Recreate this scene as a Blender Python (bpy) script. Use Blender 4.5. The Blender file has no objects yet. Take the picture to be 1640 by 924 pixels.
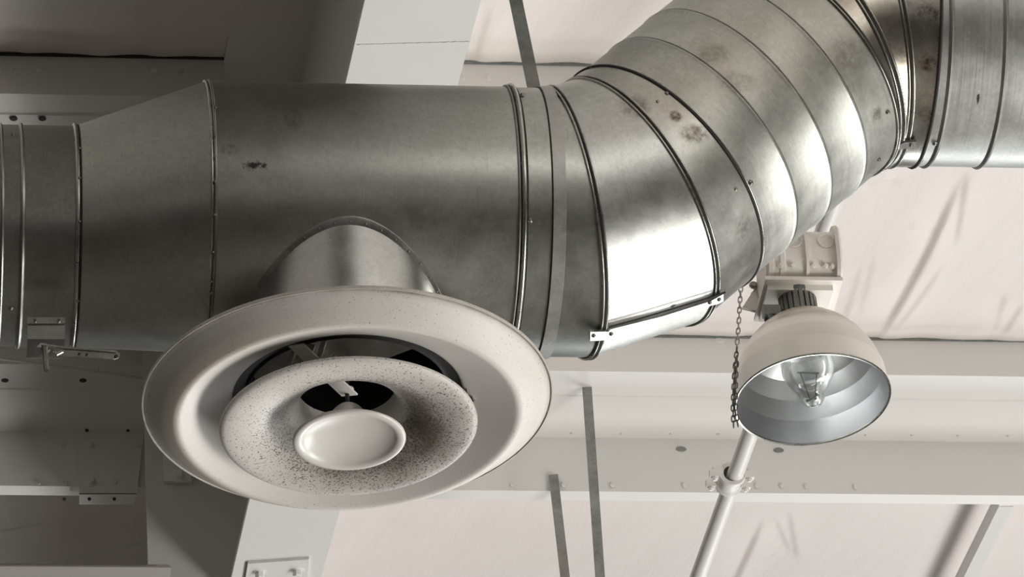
import bpy, bmesh, math, random
from mathutils import Vector, Matrix, noise
random.seed(7)
PI = math.pi
W, H = 1640, 924
C = bpy.context.scene.collection
sc = bpy.context.scene

# ------------------------------------------------------------------ camera
F_PX, YAW, PITCH, ROLL = 9035.34, 0.147187, 0.580534, 0.066939
CAM = Vector((0, 0, 1.6))
fwd = Vector((math.sin(YAW)*math.cos(PITCH), math.cos(YAW)*math.cos(PITCH), math.sin(PITCH)))
r0 = Vector((math.cos(YAW), -math.sin(YAW), 0)); u0 = r0.cross(fwd)
cr = math.cos(ROLL)*r0 - math.sin(ROLL)*u0
cu = math.sin(ROLL)*r0 + math.cos(ROLL)*u0
cd = bpy.data.cameras.new('camera'); cam = bpy.data.objects.new('camera', cd); C.objects.link(cam)
cd.sensor_width = 36; cd.lens = 36*F_PX/W; cd.clip_end = 200
m = Matrix((cr, cu, -fwd)).transposed().to_4x4(); m.translation = CAM
cam.matrix_world = m
sc.camera = cam

# ------------------------------------------------------------------ light
w = bpy.data.worlds.new('sky'); sc.world = w; w.use_nodes = True
w.node_tree.nodes['Background'].inputs[0].default_value = (0.75, 0.85, 1, 1)
w.node_tree.nodes['Background'].inputs[1].default_value = 0.3
def area(name, loc, target, sx, sy, power, col):
    l = bpy.data.lights.new(name, 'AREA'); l.shape = 'RECTANGLE'; l.size = sx; l.size_y = sy
    l.energy = power; l.color = col
    o = bpy.data.objects.new(name, l); C.objects.link(o); o.location = loc
    d = Vector(target) - Vector(loc); o.rotation_euler = d.to_track_quat('-Z', 'Y').to_euler()
    return o
area('window_light_right', (9.3, 11.8, 3.3), (1.5, 12.5, 8.5), 8, 3.6, 1300, (1, 0.985, 0.95))
area('added_fill_back', (2.0, -7.8, 5.0), (2.0, 10, 5.0), 12, 1.4, 40, (1, 0.97, 0.92))  # added weak fill from behind the camera, no known window
area('added_roof_fill', (4.5, 6.6, 10.55), (4.5, 7.2, 0), 5.0, 3.2, 125, (1, 0.98, 0.93))  # added fill for the duct front and lamp, no known roof opening
area('added_fill_side', (9.3, 20.5, 4.2), (3.5, 19.5, 12.5), 6, 4.0, 850, (1, 0.985, 0.96))  # added to brighten the background roof without hitting the metal, no known window
area('added_fill_far', (7.2, 29.8, 7.0), (5.0, 17, 10.0), 4.4, 5.0, 560, (0.95, 0.98, 1))  # added light for the background roof and duct undersides, no known window
vs = sc.view_settings
vs.view_transform = 'Standard'; vs.look = 'None'; vs.exposure = 0.15; vs.gamma = 1; vs.use_curve_mapping = False

# ------------------------------------------------------------------ geometry helpers
def ray(px, py):
    return (px - W/2)/F_PX*cr - (py - H/2)/F_PX*cu + fwd
def at(px, py, Y):
    u = ray(px, py); return CAM + u*(Y/u.y)
def atz(px, py, Z):
    u = ray(px, py); return CAM + u*((Z - 1.6)/u.z)
SL = math.tan(0.210350)                       # roof pitch
def on_roof(px, py, zc):
    u = ray(px, py); k = (zc - SL*11.57 - 1.6)/(u.z - SL*u.y); return CAM + u*k
def roof_z(y, zc): return zc + SL*(y - 11.57)
def on_cyl(px, py, c, ax, R):                 # nearest hit of the view ray with a cylinder; returns point, normal
    d = ray(px, py).normalized(); ax = ax.normalized()
    o = CAM - c; dp = d - ax*d.dot(ax); op = o - ax*o.dot(ax)
    A = dp.dot(dp); B = 2*dp.dot(op); K = op.dot(op) - R*R
    disc = max(0, B*B - 4*A*K); t = (-B - math.sqrt(disc))/(2*A)
    p = CAM + d*t; rel = p - c; n = (rel - ax*rel.dot(ax)).normalized()
    return p, n

def finish(name, bm, mat, parent=None, smooth=35, loc=None):
    me = bpy.data.meshes.new(name)
    bmesh.ops.recalc_face_normals(bm, faces=bm.faces) if False else None
    bm.to_mesh(me); bm.free()
    me.materials.append(mat)
    if smooth:
        me.shade_smooth(); me.set_sharp_from_angle(angle=math.radians(smooth))
    o = bpy.data.objects.new(name, me); C.objects.link(o)
    if loc is not None: o.location = loc
    if parent is not None:
        o.parent = parent
        o.matrix_parent_inverse = Matrix.Translation(-parent.location) if loc is None else Matrix.Identity(4)
    return o
def thing(name, label, cat, loc, group=None):
    o = bpy.data.objects.new(name, None); C.objects.link(o); o.location = loc
    o['label'] = label; o['category'] = cat
    if group: o['group'] = group
    return o
def tag(o, label, cat, group=None):
    o['label'] = label; o['category'] = cat
    if group: o['group'] = group
    return o
def struct(o, label, cat='roof structure'):
    o['kind'] = 'structure'; o['label'] = label; o['category'] = cat; return o

def loft(bm, rings, closed=True, us=None, vscale=1.0, cap=False):
    """rings: list of lists of points; faces between neighbours, uv = (us, index)"""
    uvl = bm.loops.layers.uv.verify()
    n = len(rings[0]); V = [[bm.verts.new(p) for p in r] for r in rings]
    if us is None: us = list(range(len(rings)))
    m_ = n if closed else n - 1
    for i in range(len(rings) - 1):
        for j in range(m_):
            k = (j + 1) % n
            try: f = bm.faces.new((V[i][j], V[i][k], V[i+1][k], V[i+1][j]))
            except ValueError: continue
            vv = (j/n*vscale, (j+1)/n*vscale)
            for l, uv in zip(f.loops, ((us[i], vv[0]), (us[i], vv[1]), (us[i+1], vv[1]), (us[i+1], vv[0]))):
                l[uvl].uv = uv
    if cap:
        for r in (V[0], V[-1]):
            try: bm.faces.new(r)
            except ValueError: pass
    return V
def box(bm, c, s, rot=None):
    c = Vector(c); r = rot or Matrix.Identity(3)
    vs_ = [bm.verts.new(c + r @ Vector((sx*s[0]/2, sy*s[1]/2, sz*s[2]/2))) for sx in (-1, 1) for sy in (-1, 1) for sz in (-1, 1)]
    for f in ((0,1,3,2), (4,6,7,5), (0,4,5,1), (2,3,7,6), (0,2,6,4), (1,5,7,3)): bm.faces.new([vs_[i] for i in f])
    return vs_
def prism(bm, outline, off):
    """closed outline (points) pushed by vector off"""
    a = [bm.verts.new(p) for p in outline]; b = [bm.verts.new(Vector(p) + off) for p in outline]
    n = len(a); bm.faces.new(a); bm.faces.new(b[::-1])
    for i in range(n): bm.faces.new((a[(i+1) % n], a[i], b[i], b[(i+1) % n]))
def frame(n, up=None):
    n = Vector(n).normalized(); up = Vector(up) if up else Vector((0, 0, 1))
    if abs(n.dot(up)) > 0.98: up = Vector((1, 0, 0))
    x = up.cross(n).normalized(); y = n.cross(x); return x, y, n
def tube(bm, pts, r, seg=12, closed=False, rad=None, cap=True):
    rings = []; n = len(pts); px = None
    for i, p in enumerate(pts):
        p = Vector(p)
        a = Vector(pts[(i-1) % n] if (closed or i) else pts[0]); b = Vector(pts[(i+1) % n] if (closed or i < n-1) else pts[-1])
        t = (b - a).normalized()
        if px is None: x, y, _ = frame(t)
        else:
            x = (px - t*px.dot(t)).normalized(); y = t.cross(x)
        px = x; rr = rad[i] if rad else r
        rings.append([p + rr*(math.cos(k*2*PI/seg)*x + math.sin(k*2*PI/seg)*y) for k in range(seg)])
    if closed: rings.append(rings[0])
    loft(bm, rings, cap=cap and not closed)
    if closed: bmesh.ops.remove_doubles(bm, verts=bm.verts, dist=1e-6)
def lathe(bm, prof, c=(0, 0, 0), x=Vector((1,0,0)), y=Vector((0,1,0)), z=Vector((0,0,1)), seg=96, close=False):
    c = Vector(c); rings = []
    for r, h in prof:
        rings.append([c + z*h + max(r, 1e-5)*(math.cos(k*2*PI/seg)*x + math.sin(k*2*PI/seg)*y) for k in range(seg)])
    us = [0]
    for a, b in zip(prof, prof[1:]): us.append(us[-1] + math.hypot(a[0]-b[0], a[1]-b[1]))
    if close: rings.append(rings[0]); us.append(us[-1])
    loft(bm, rings, us=us, vscale=2*PI*max(p[0] for p in prof))
    bmesh.ops.remove_doubles(bm, verts=bm.verts, dist=2e-5)
def smooth_prof(pts, sub=5):
    """Catmull-Rom through profile points"""
    out = []; P = [pts[0]] + list(pts) + [pts[-1]]
    for i in range(1, len(P) - 2):
        a, b, c_, d = P[i-1], P[i], P[i+1], P[i+2]
        for k in range(sub):
            t = k/sub
            out.append(tuple(0.5*((2*b[j]) + (c_[j]-a[j])*t + (2*a[j]-5*b[j]+4*c_[j]-d[j])*t*t + (3*b[j]-a[j]-3*c_[j]+d[j])*t**3) for j in (0, 1)))
    out.append(tuple(pts[-1])); return out

# ------------------------------------------------------------------ materials
def nt(name):
    m_ = bpy.data.materials.new(name); m_.use_nodes = True
    t = m_.node_tree; b = t.nodes['Principled BSDF']; return m_, t, b
def N(t, typ, **kw):
    n = t.nodes.new(typ)
    for k, v in kw.items(): setattr(n, k, v)
    return n
def lk(t, a, b): t.links.new(a, b)
def mathn(t, op, a, b=None, clamp=False):
    n = N(t, 'ShaderNodeMath', operation=op, use_clamp=clamp)
    for i, v in enumerate((a, b)):
        if v is None: continue
        if isinstance(v, (int, float)): n.inputs[i].default_value = v
        else: lk(t, v, n.inputs[i])
    return n.outputs[0]
def noisen(t, vec, scale, detail=3, rough=0.5, mapping=None):
    if mapping:
        mp = N(t, 'ShaderNodeMapping'); mp.inputs['Scale'].default_value = mapping; lk(t, vec, mp.inputs[0]); vec = mp.outputs[0]
    n = N(t, 'ShaderNodeTexNoise'); n.inputs['Scale'].default_value = scale; n.inputs['Detail'].default_value = detail
    n.inputs['Roughness'].default_value = rough; lk(t, vec, n.inputs[0]); return n.outputs[0]
def ramp(t, fac, stops):
    r = N(t, 'ShaderNodeValToRGB'); lk(t, fac, r.inputs[0]); e = r.color_ramp.elements
    while len(e) < len(stops): e.new(0.5)
    for el, (p, c) in zip(e, stops):
        el.position = p; el.color = (c, c, c, 1) if isinstance(c, (int, float)) else (*c, 1)
    return r.outputs[0]
def mix(t, fac, a, b, mode='MIX'):
    n = N(t, 'ShaderNodeMix', data_type='RGBA', blend_type=mode)
    for s, v in ((n.inputs[0], fac), (n.inputs[6], a), (n.inputs[7], b)):
        if isinstance(v, (int, float)): s.default_value = v
        elif isinstance(v, tuple): s.default_value = (*v, 1)
        else: lk(t, v, s)
    return n.outputs[2]
def bump(t, b, h, strength, dist, prev=None):
    n = N(t, 'ShaderNodeBump'); n.inputs['Strength'].default_value = strength; n.inputs['Distance'].default_value = dist
    lk(t, h, n.inputs['Height'])
    if prev is not None: lk(t, prev, n.inputs['Normal'])
    lk(t, n.outputs[0], b.inputs['Normal']); return n.outputs[0]

def galvanised(name, col=(0.50, 0.50, 0.47), dark=0.72, rough=0.34, streak=0.5, tint=(0.42, 0.38, 0.28), tintk=0.25, spots=(), wave=0.5, metallic=1.0):
    m_, t, b = nt(name)
    uv = N(t, 'ShaderNodeUVMap').outputs[0]; pos = N(t, 'ShaderNodeNewGeometry').outputs['Position']
    big = noisen(t, pos, 2.2, 5, 0.6); mid = noisen(t, pos, 14, 4, 0.6)
    st = noisen(t, uv, 1.0, 3, 0.6, (130, 2.2, 1))
    vo = N(t, 'ShaderNodeTexVoronoi'); vo.inputs['Scale'].default_value = 95; lk(t, pos, vo.inputs[0])
    c = mix(t, ramp(t, mid, [(0.3, 0), (0.7, 1)]), tuple(v*dark for v in col), col)
    c = mix(t, mathn(t, 'MULTIPLY', ramp(t, big, [(0.42, 0), (0.68, 1)]), tintk), c, tint)
    bw = N(t, 'ShaderNodeRGBToBW'); lk(t, vo.outputs['Color'], bw.inputs[0])
    c = mix(t, 0.09, c, bw.outputs[0], 'OVERLAY')
    c = mix(t, mathn(t, 'MULTIPLY', ramp(t, st, [(0.35, 1), (0.6, 0)]), 0.28*streak), c, tuple(v*0.6 for v in col))
    grain = noisen(t, pos, 330, 4, 0.8)
    c = mix(t, ramp(t, grain, [(0.3, 0.35), (0.62, 0)]), c, tuple(v*0.5 for v in col))
    rm = N(t, 'ShaderNodeMapping'); rm.inputs['Rotation'].default_value = (0, 0, 0.5); rm.inputs['Scale'].default_value = (420, 9, 1); lk(t, uv, rm.inputs[0])
    sc1 = noisen(t, rm.outputs[0], 1.0, 1, 0.4)
    c = mix(t, mathn(t, 'MULTIPLY', ramp(t, sc1, [(0.70, 0), (0.76, 1)]), 0.4), c, tuple(v*0.35 for v in col))
    rm2 = N(t, 'ShaderNodeMapping'); rm2.inputs['Rotation'].default_value = (0, 0, -0.9); rm2.inputs['Scale'].default_value = (520, 14, 1); lk(t, uv, rm2.inputs[0])
    c = mix(t, mathn(t, 'MULTIPLY', ramp(t, noisen(t, rm2.outputs[0], 1.0, 1, 0.4), [(0.72, 0), (0.78, 1)]), 0.35), c, tuple(min(1, v*1.5) for v in col))
    fine = noisen(t, pos, 260, 2, 0.5)
    c = mix(t, mathn(t, 'MULTIPLY', ramp(t, fine, [(0.66, 0), (0.74, 1)]), 0.45), c, (0.16, 0.15, 0.12))
    rgh = mathn(t, 'ADD', mathn(t, 'MULTIPLY', mid, 0.16), rough - 0.08)
    rgh = mathn(t, 'ADD', mathn(t, 'MULTIPLY', st, 0.12*streak), rgh)
    dn = noisen(t, pos, 60, 4, 0.7)
    for (p, r, colr, k, lo) in spots:
        vm = N(t, 'ShaderNodeVectorMath', operation='SUBTRACT'); lk(t, pos, vm.inputs[0]); vm.inputs[1].default_value = p
        vd = N(t, 'ShaderNodeVectorMath', operation='DIVIDE'); lk(t, vm.outputs[0], vd.inputs[0]); vd.inputs[1].default_value = r
        ln = N(t, 'ShaderNodeVectorMath', operation='LENGTH'); lk(t, vd.outputs[0], ln.inputs[0])
        msk = mathn(t, 'SUBTRACT', 1.0, ln.outputs['Value'], True)
        if colr[0] > 0.05:
            msk = mathn(t, 'MULTIPLY', mathn(t, 'MULTIPLY', msk, 2.2, True), ramp(t, dn, [(0.36, 0.15), (0.62, 1)]))
            msk = mathn(t, 'MULTIPLY', msk, k); c = mix(t, msk, c, colr)
            rgh = mathn(t, 'ADD', rgh, mathn(t, 'MULTIPLY', msk, 0.08)); continue
        msk = mathn(t, 'MULTIPLY', ramp(t, mathn(t, 'ADD', msk, mathn(t, 'MULTIPLY', mathn(t, 'SUBTRACT', dn, 0.5), 1.3)), [(lo, 0), (lo + 0.25, 1)]), mathn(t, 'MULTIPLY', msk, 3.0, True), True)
        msk = mathn(t, 'MULTIPLY', msk, k)
        c = mix(t, msk, c, colr)
        rgh = mathn(t, 'ADD', rgh, mathn(t, 'MULTIPLY', msk, 0.3))
    lk(t, c, b.inputs['Base Color']); lk(t, rgh, b.inputs['Roughness']); b.inputs['Metallic'].default_value = metallic
    p1 = bump(t, b, noisen(t, pos, 5.0, 2, 0.4), 1.0, 0.006*wave)
    bump(t, b, st, 0.35*streak, 0.0006, p1)
    return m_
def plain(name, col, rough=0.5, metallic=0, var=0.06, scale=8, bmp=0.0, dirt=0.0):
    m_, t, b = nt(name); pos = N(t, 'ShaderNodeNewGeometry').outputs['Position']
    n = noisen(t, pos, scale, 4, 0.6)
    c = mix(t, n, tuple(v*(1-var) for v in col), tuple(min(1, v*(1+var)) for v in col))
    if dirt:
        c = mix(t, mathn(t, 'MULTIPLY', ramp(t, noisen(t, pos, 55, 3, 0.7), [(0.66, 0), (0.78, 1)]), dirt), c, tuple(v*0.35 for v in col))
    lk(t, c, b.inputs['Base Color'])
    b.inputs['Roughness'].default_value = rough; b.inputs['Metallic'].default_value = metallic
    if bmp: bump(t, b, noisen(t, pos, scale*12, 3), 0.4, bmp)
    return m_
def spot(px, py, c, ax, R, r, col, k, lo=0.35):
    p, n = on_cyl(px, py, c, ax, R); return (tuple(p), r, col, k, lo)

# duct line
DY, DZ, DR = 11.570, 9.4715, 0.3382
UZ = 10.0705
SR = DR*0.81; SZ = DZ - DR*0.19
X = Vector((1, 0, 0))
A0 = Vector((1.867, DY, DZ)); T = 0.3755
def dirv(a): return Vector((math.cos(a), 0, math.sin(a)))
A1 = A0 + 0.185*dirv(T); A2 = A1 + 0.700*dirv(2*T)
L3 = (UZ - A2.z)/math.sin(T); A3 = A2 + L3*dirv(T)
cLow, cUp, cRise = Vector((0, DY, DZ)), Vector((0, DY, UZ)), A1
BLK, RUST, GRM = (0.02, 0.02, 0.02), (0.065, 0.04, 0.022), (0.12, 0.105, 0.08)
M = {}
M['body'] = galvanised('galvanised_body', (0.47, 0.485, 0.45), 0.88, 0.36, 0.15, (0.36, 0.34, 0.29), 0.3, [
    spot(406, 266, cLow, X, DR, (0.07, 0.045, 0.035), BLK, 0.9, 0.56),
    spot(368, 240, cLow, X, DR, (0.03, 0.02, 0.02), GRM, 0.6),
    spot(470, 190, cLow, X, DR, (0.03, 0.05, 0.05), GRM, 0.4, 0.4)], wave=0.25)
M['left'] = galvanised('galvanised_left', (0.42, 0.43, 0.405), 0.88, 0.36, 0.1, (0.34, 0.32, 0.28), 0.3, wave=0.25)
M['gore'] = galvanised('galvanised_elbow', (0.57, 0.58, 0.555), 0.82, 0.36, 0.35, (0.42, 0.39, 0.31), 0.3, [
    spot(1020, 170, A0, dirv(T), DR, (0.05, 0.05, 0.05), GRM, 0.6, 0.4),
    spot(1078, 490, A0, dirv(T), DR, (0.012, 0.012, 0.012), BLK, 0.8),
    spot(920, 350, cLow, X, DR, (0.06, 0.05, 0.05), GRM, 0.5, 0.4)], wave=0.35)
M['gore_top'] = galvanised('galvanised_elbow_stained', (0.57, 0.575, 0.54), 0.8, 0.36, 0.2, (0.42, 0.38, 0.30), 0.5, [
    spot(1082, 186, A1, dirv(2*T), DR, (0.02, 0.02, 0.02), RUST, 0.9),
    spot(1112, 214, A1, dirv(2*T), DR, (0.05, 0.03, 0.03), RUST, 0.7),
    spot(1015, 172, A1, dirv(2*T), DR, (0.05, 0.05, 0.05), RUST, 0.6),
    spot(1190, 365, A1, dirv(2*T), DR, (0.03, 0.05, 0.05), GRM, 0.6)], wave=0.6)
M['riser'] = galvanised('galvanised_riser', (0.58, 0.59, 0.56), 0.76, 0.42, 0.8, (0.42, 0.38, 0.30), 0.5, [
    spot(1140, 85, A1, dirv(2*T), DR, (0.05, 0.05, 0.04), GRM, 0.45, 0.4),
    spot(1360, 85, A1, dirv(2*T), DR, (0.07, 0.07, 0.05), GRM, 0.35, 0.5),
    spot(1405, 185, A1, dirv(2*T), DR, (0.02, 0.03, 0.03), RUST, 0.6),
    spot(1180, 130, A1, dirv(2*T), DR, (0.06, 0.04, 0.04), GRM, 0.35, 0.4)], wave=0.35)
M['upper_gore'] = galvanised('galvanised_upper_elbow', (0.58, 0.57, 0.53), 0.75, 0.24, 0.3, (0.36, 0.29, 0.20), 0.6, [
    spot(1486, 100, cUp, X, DR, (0.032, 0.03, 0.03), RUST, 1.0, 0.25),
    spot(1488, 22, cUp, X, DR, (0.05, 0.05, 0.03), RUST, 0.8),
    spot(1448, 90, cUp, X, DR, (0.02, 0.08, 0.06), RUST, 0.6),
    spot(1480, 185, cUp, X, DR, (0.03, 0.03, 0.03), GRM, 0.8),
    spot(1425, 258, cUp, X, DR, (0.03, 0.04, 0.03), RUST, 0.8)], wave=0.8)
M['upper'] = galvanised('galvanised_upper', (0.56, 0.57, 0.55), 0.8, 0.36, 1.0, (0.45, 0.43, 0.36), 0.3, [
    spot(1567, 159, cUp, X, DR, (0.007, 0.03, 0.03), BLK, 0.9)], wave=0.25)
M['collar'] = galvanised('galvanised_collar', (0.60, 0.61, 0.59), 0.85, 0.30, 0.25, wave=0.2)
M['bead'] = galvanised('galvanised_bead', (0.62, 0.62, 0.58), 0.7, 0.28, 0.0, (0.3, 0.26, 0.18), 0.5, wave=0)
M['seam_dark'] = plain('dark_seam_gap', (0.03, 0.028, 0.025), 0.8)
M['flange'] = galvanised('galvanised_flange', (0.36, 0.36, 0.34), 0.6, 0.42, 0.0, wave=0)
M['band'] = galvanised('galvanised_band', (0.50, 0.50, 0.48), 0.8, 0.48, 0.2, wave=0)
M['screw'] = galvanised('zinc_screw', (0.32, 0.31, 0.28), 0.6, 0.4, 0.0, wave=0)
M['strap'] = galvanised('hanger_strap_zinc', (0.34, 0.36, 0.35), 0.55, 0.5, 0.0, metallic=0.7, wave=0)
M['chain'] = plain('chain_steel', (0.13, 0.12, 0.11), 0.45, 0.8, 0.3, 40)
M['chain_light'] = plain('chain_zinc', (0.36, 0.33, 0.30), 0.45, 0.7, 0.3, 40)
M['paint'] = plain('white_steel_paint', (0.72, 0.705, 0.675), 0.42, 0, 0.03, 3, dirt=0.12)
M['paint2'] = plain('white_steel_paint_dull', (0.60, 0.595, 0.57), 0.5, 0, 0.04, 3, dirt=0.15)
M['paint_old'] = plain('old_dull_steel_paint', (0.30, 0.285, 0.26), 0.6, 0, 0.06, 4)
M['hole'] = plain('dark_hole', (0.04, 0.038, 0.035), 0.9)
M['housing'] = plain('cream_housing_paint', (0.80, 0.765, 0.71), 0.45, 0, 0.05, 10, dirt=0.3)
M['dark_clamp'] = plain('dark_clamp_metal', (0.20, 0.21, 0.20), 0.5, 0.7, 0.5, 60, bmp=0.002)
M['floor'] = plain('floor_concrete', (0.17, 0.16, 0.145), 0.7, 0, 0.2, 0.8)
M['wall'] = plain('wall_panel', (0.20, 0.195, 0.185), 0.7, 0, 0.06, 1.0)
M['black'] = plain('dark_interior', (0.03, 0.03, 0.03), 0.7)

def fabric():
    m_, t, b = nt('insulation_facing'); pos = N(t, 'ShaderNodeNewGeometry').outputs['Position']
    n = noisen(t, pos, 1.3, 4, 0.6); n2 = noisen(t, pos, 1, 3, 0.6, (60, 5, 5))
    c = mix(t, n, (0.72, 0.665, 0.63), (0.80, 0.75, 0.715))
    lk(t, c, b.inputs['Base Color']); b.inputs['Roughness'].default_value = 0.55
    bump(t, b, n2, 0.35, 0.003)
    return m_
M['fabric'] = fabric()

def diffuser_mat(name, mode):
    m_, t, b = nt(name)
    tc = N(t, 'ShaderNodeTexCoord').outputs['Object']
    sp = N(t, 'ShaderNodeSeparateXYZ'); lk(t, tc, sp.inputs[0])
    r = mathn(t, 'SQRT', mathn(t, 'ADD', mathn(t, 'MULTIPLY', sp.outputs[0], sp.outputs[0]), mathn(t, 'MULTIPLY', sp.outputs[1], sp.outputs[1])))
    base = mix(t, noisen(t, tc, 7, 3), (0.64, 0.61, 0.565), (0.70, 0.675, 0.635))
    sn = noisen(t, tc, 210, 2, 0.6); sn2 = noisen(t, tc, 9, 3, 0.6); sn3 = noisen(t, tc, 420, 2, 0.6)
    c = base
    if mode == 'ring':
        # soot speckle: thick in the throat, thinning towards the rim, heavier on the +x / far side
        side = mathn(t, 'ADD', mathn(t, 'MULTIPLY', sp.outputs[0], 0.9), mathn(t, 'MULTIPLY', sp.outputs[1], 0.5))
        thr = ramp(t, mathn(t, 'MULTIPLY', r, 3.0), [(0.36, 0.1), (0.46, 0.75), (0.56, 1.0), (0.72, 0.62), (0.93, 0.38)])
        dens = mathn(t, 'MULTIPLY', thr, mathn(t, 'ADD', mathn(t, 'ADD', side, 0.62), mathn(t, 'MULTIPLY', sn2, 0.6)))
        dots = ramp(t, mathn(t, 'ADD', sn, mathn(t, 'MULTIPLY', dens, 0.22)), [(0.70, 0), (0.73, 1)])
        dots2 = ramp(t, mathn(t, 'ADD', sn3, mathn(t, 'MULTIPLY', dens, 0.20)), [(0.73, 0), (0.77, 0.9)])
        soft = mathn(t, 'MULTIPLY', ramp(t, mathn(t, 'MULTIPLY', thr, mathn(t, 'ADD', side, 0.38)), [(0.14, 0), (0.46, 1)]), ramp(t, sn2, [(0.25, 0.6), (0.6, 1.0)]))
        c = mix(t, mathn(t, 'MULTIPLY', soft, 0.95), c, (0.11, 0.088, 0.068))
        c = mix(t, mathn(t, 'MULTIPLY', dots, 0.9), c, (0.07, 0.058, 0.045))
        c = mix(t, mathn(t, 'MULTIPLY', dots2, 0.7), c, (0.12, 0.10, 0.08))
    elif mode == 'outer':
        edge = ramp(t, r, [(0.480, 0), (0.4915, 0.25), (0.4935, 1), (0.4975, 1), (0.4985, 0.1)])
        side = mathn(t, 'ADD', sn2, mathn(t, 'MULTIPLY', sp.outputs[0], 0.4))
        soft = mathn(t, 'MULTIPLY', edge, ramp(t, side, [(0.3, 0.2), (0.65, 1)]))
        c = mix(t, mathn(t, 'MULTIPLY', soft, 0.95), c, (0.13, 0.10, 0.07))
        cr_ = ramp(t, r, [(0.405, 0), (0.423, 1), (0.440, 0.8), (0.475, 0.1)])
        c = mix(t, mathn(t, 'MULTIPLY', mathn(t, 'MULTIPLY', cr_, ramp(t, mathn(t, 'MULTIPLY', sp.outputs[0], -1.0), [(0.02, 0), (0.3, 1)])), 0.6), c, (0.34, 0.28, 0.21))
        dots = mathn(t, 'MULTIPLY', ramp(t, mathn(t, 'ADD', sn, mathn(t, 'MULTIPLY', sn2, 0.16)), [(0.745, 0), (0.78, 1)]), ramp(t, r, [(0.37, 0.2), (0.42, 1)]))
        c = mix(t, mathn(t, 'MULTIPLY', dots, 0.7), c, (0.14, 0.11, 0.08))
    lk(t, c, b.inputs['Base Color'])
    b.inputs['Roughness'].default_value = 0.30 if mode == 'cone' else 0.46
    b.inputs['Specular IOR Level'].default_value = 0.5 if mode == 'cone' else 0.35
    return m_
M['d_outer'] = diffuser_mat('diffuser_outer_enamel', 'outer')
M['d_ring'] = diffuser_mat('diffuser_ring_enamel', 'ring')
M['d_cone'] = diffuser_mat('diffuser_cone_enamel', 'cone')

# ------------------------------------------------------------------ building shell
FZ = 11.80                                     # insulation plane (height at y = 11.57)
def quad(name, pts, mat):
    bm = bmesh.new(); bm.faces.new([bm.verts.new(p) for p in pts]); return finish(name, bm, mat, smooth=0)
def slab(name, pts, off, mat):
    bm = bmesh.new(); prism(bm, [Vector(p) for p in pts], Vector(off)); bmesh.ops.recalc_face_normals(bm, faces=bm.faces)
    return finish(name, bm, mat, smooth=0)
XL, XR, YB, YF = -10, 9.6, -8, 30
struct(slab('floor', [(XL, YB, 0), (XR, YB, 0), (XR, YF, 0), (XL, YF, 0)], (0, 0, -0.2), M['floor']), 'grey concrete hall floor', 'floor')
def wall(name, a, b, out):
    struct(slab(name, [(a[0], a[1], 0), (b[0], b[1], 0), (b[0], b[1], roof_z(b[1], FZ) + 0.25), (a[0], a[1], roof_z(a[1], FZ) + 0.25)], out, M['wall']), 'pale hall wall', 'wall')
wall('wall_left', (XL, YB), (XL, YF), (-0.2, 0, 0)); wall('wall_right', (XR, YB), (XR, YF), (0.2, 0, 0))
wall('wall_back', (XL, YB), (XR, YB), (0, -0.2, 0)); wall('wall_front', (XL, YF), (XR, YF), (0, 0.2, 0))

# insulation facing: one sheet with sag, folds and creases
P1Y = 15.185; P2Y = 17.650                     # near faces of the two purlins (y)
P1W = 0.30
P2W = 0.455
def seg_dist(px_, py_, a, b):
    ax, ay, bx, by = a.x, a.y, b.x, b.y
    dx, dy = bx-ax, by-ay; L = dx*dx+dy*dy
    t = max(0, min(1, ((px_-ax)*dx+(py_-ay)*dy)/L)); qx, qy = ax+t*dx, ay+t*dy
    s = ((px_-ax)*dy - (py_-ay)*dx)/math.sqrt(L)
    return math.hypot(px_-qx, py_-qy), s, t
creases = [(on_roof(1536, 275, FZ), on_roof(1412, 537, FZ), 0.042),
           (on_roof(1548, 262, FZ), on_roof(1528, 370, FZ), 0.018), (on_roof(1512, 400, FZ), on_roof(1430, 530, FZ), 0.016),
           (on_roof(1222, 812, FZ), on_roof(1150, 985, FZ), 0.03), (on_roof(1262, 800, FZ), on_roof(1275, 880, FZ), 0.014),
           (on_roof(1640, 470, FZ), on_roof(1606, 535, FZ), 0.02), (on_roof(1370, 285, FZ), on_roof(1435, 272, FZ), 0.02),
           (on_roof(1240, 812, FZ), on_roof(1262, 870, FZ), 0.012), (on_roof(1610, 450, FZ), on_roof(1592, 535, FZ), 0.012),
           (on_roof(785, -5, FZ), on_roof(760, 110, FZ), 0.015), (on_roof(1458, 352, FZ), on_roof(1490, 347, FZ), 0.012),
           (on_roof(1380, 400, FZ), on_roof(1345, 530, FZ), 0.010), (on_roof(1400, 380, FZ), on_roof(1375, 500, FZ), 0.008)]
def fab_z(x, y):
    z = roof_z(y, FZ)
    lo, hi = (P1Y+P1W, P2Y) if P1Y+P1W < y < P2Y else ((P1Y-2.2, P1Y) if y <= P1Y else (P2Y+P2W, P2Y+P2W+3))
    if lo < y < hi:
        t = (y-lo)/(hi-lo); z -= 0.05*math.sin(PI*t)
        edge = max(0, 1 - min(y-lo, hi-y)/0.35)
        z += 0.008*edge*noise.noise(Vector((x*9, y*1.5, 3)))
    sx = x + 0.18*y
    z += 0.006*noise.noise(Vector((sx*3.5, y*0.5, 0))) + 0.0022*noise.noise(Vector((sx*11, y*0.9, 5))) + 0.0008*noise.noise(Vector((sx*30, y*2.0, 9)))
    for a, b, k in creases:
        d, s, t = seg_dist(x, y, a, b)
        if d < 0.25:
            fade = max(0, min(1, 4*t + 0.05, 4*(1-t) + 0.25))
            z += k*0.75*fade*math.tanh(s/0.008)*math.exp(-(d/0.065)**2)*(-0.42)
    return z
bm = bmesh.new()
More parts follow.
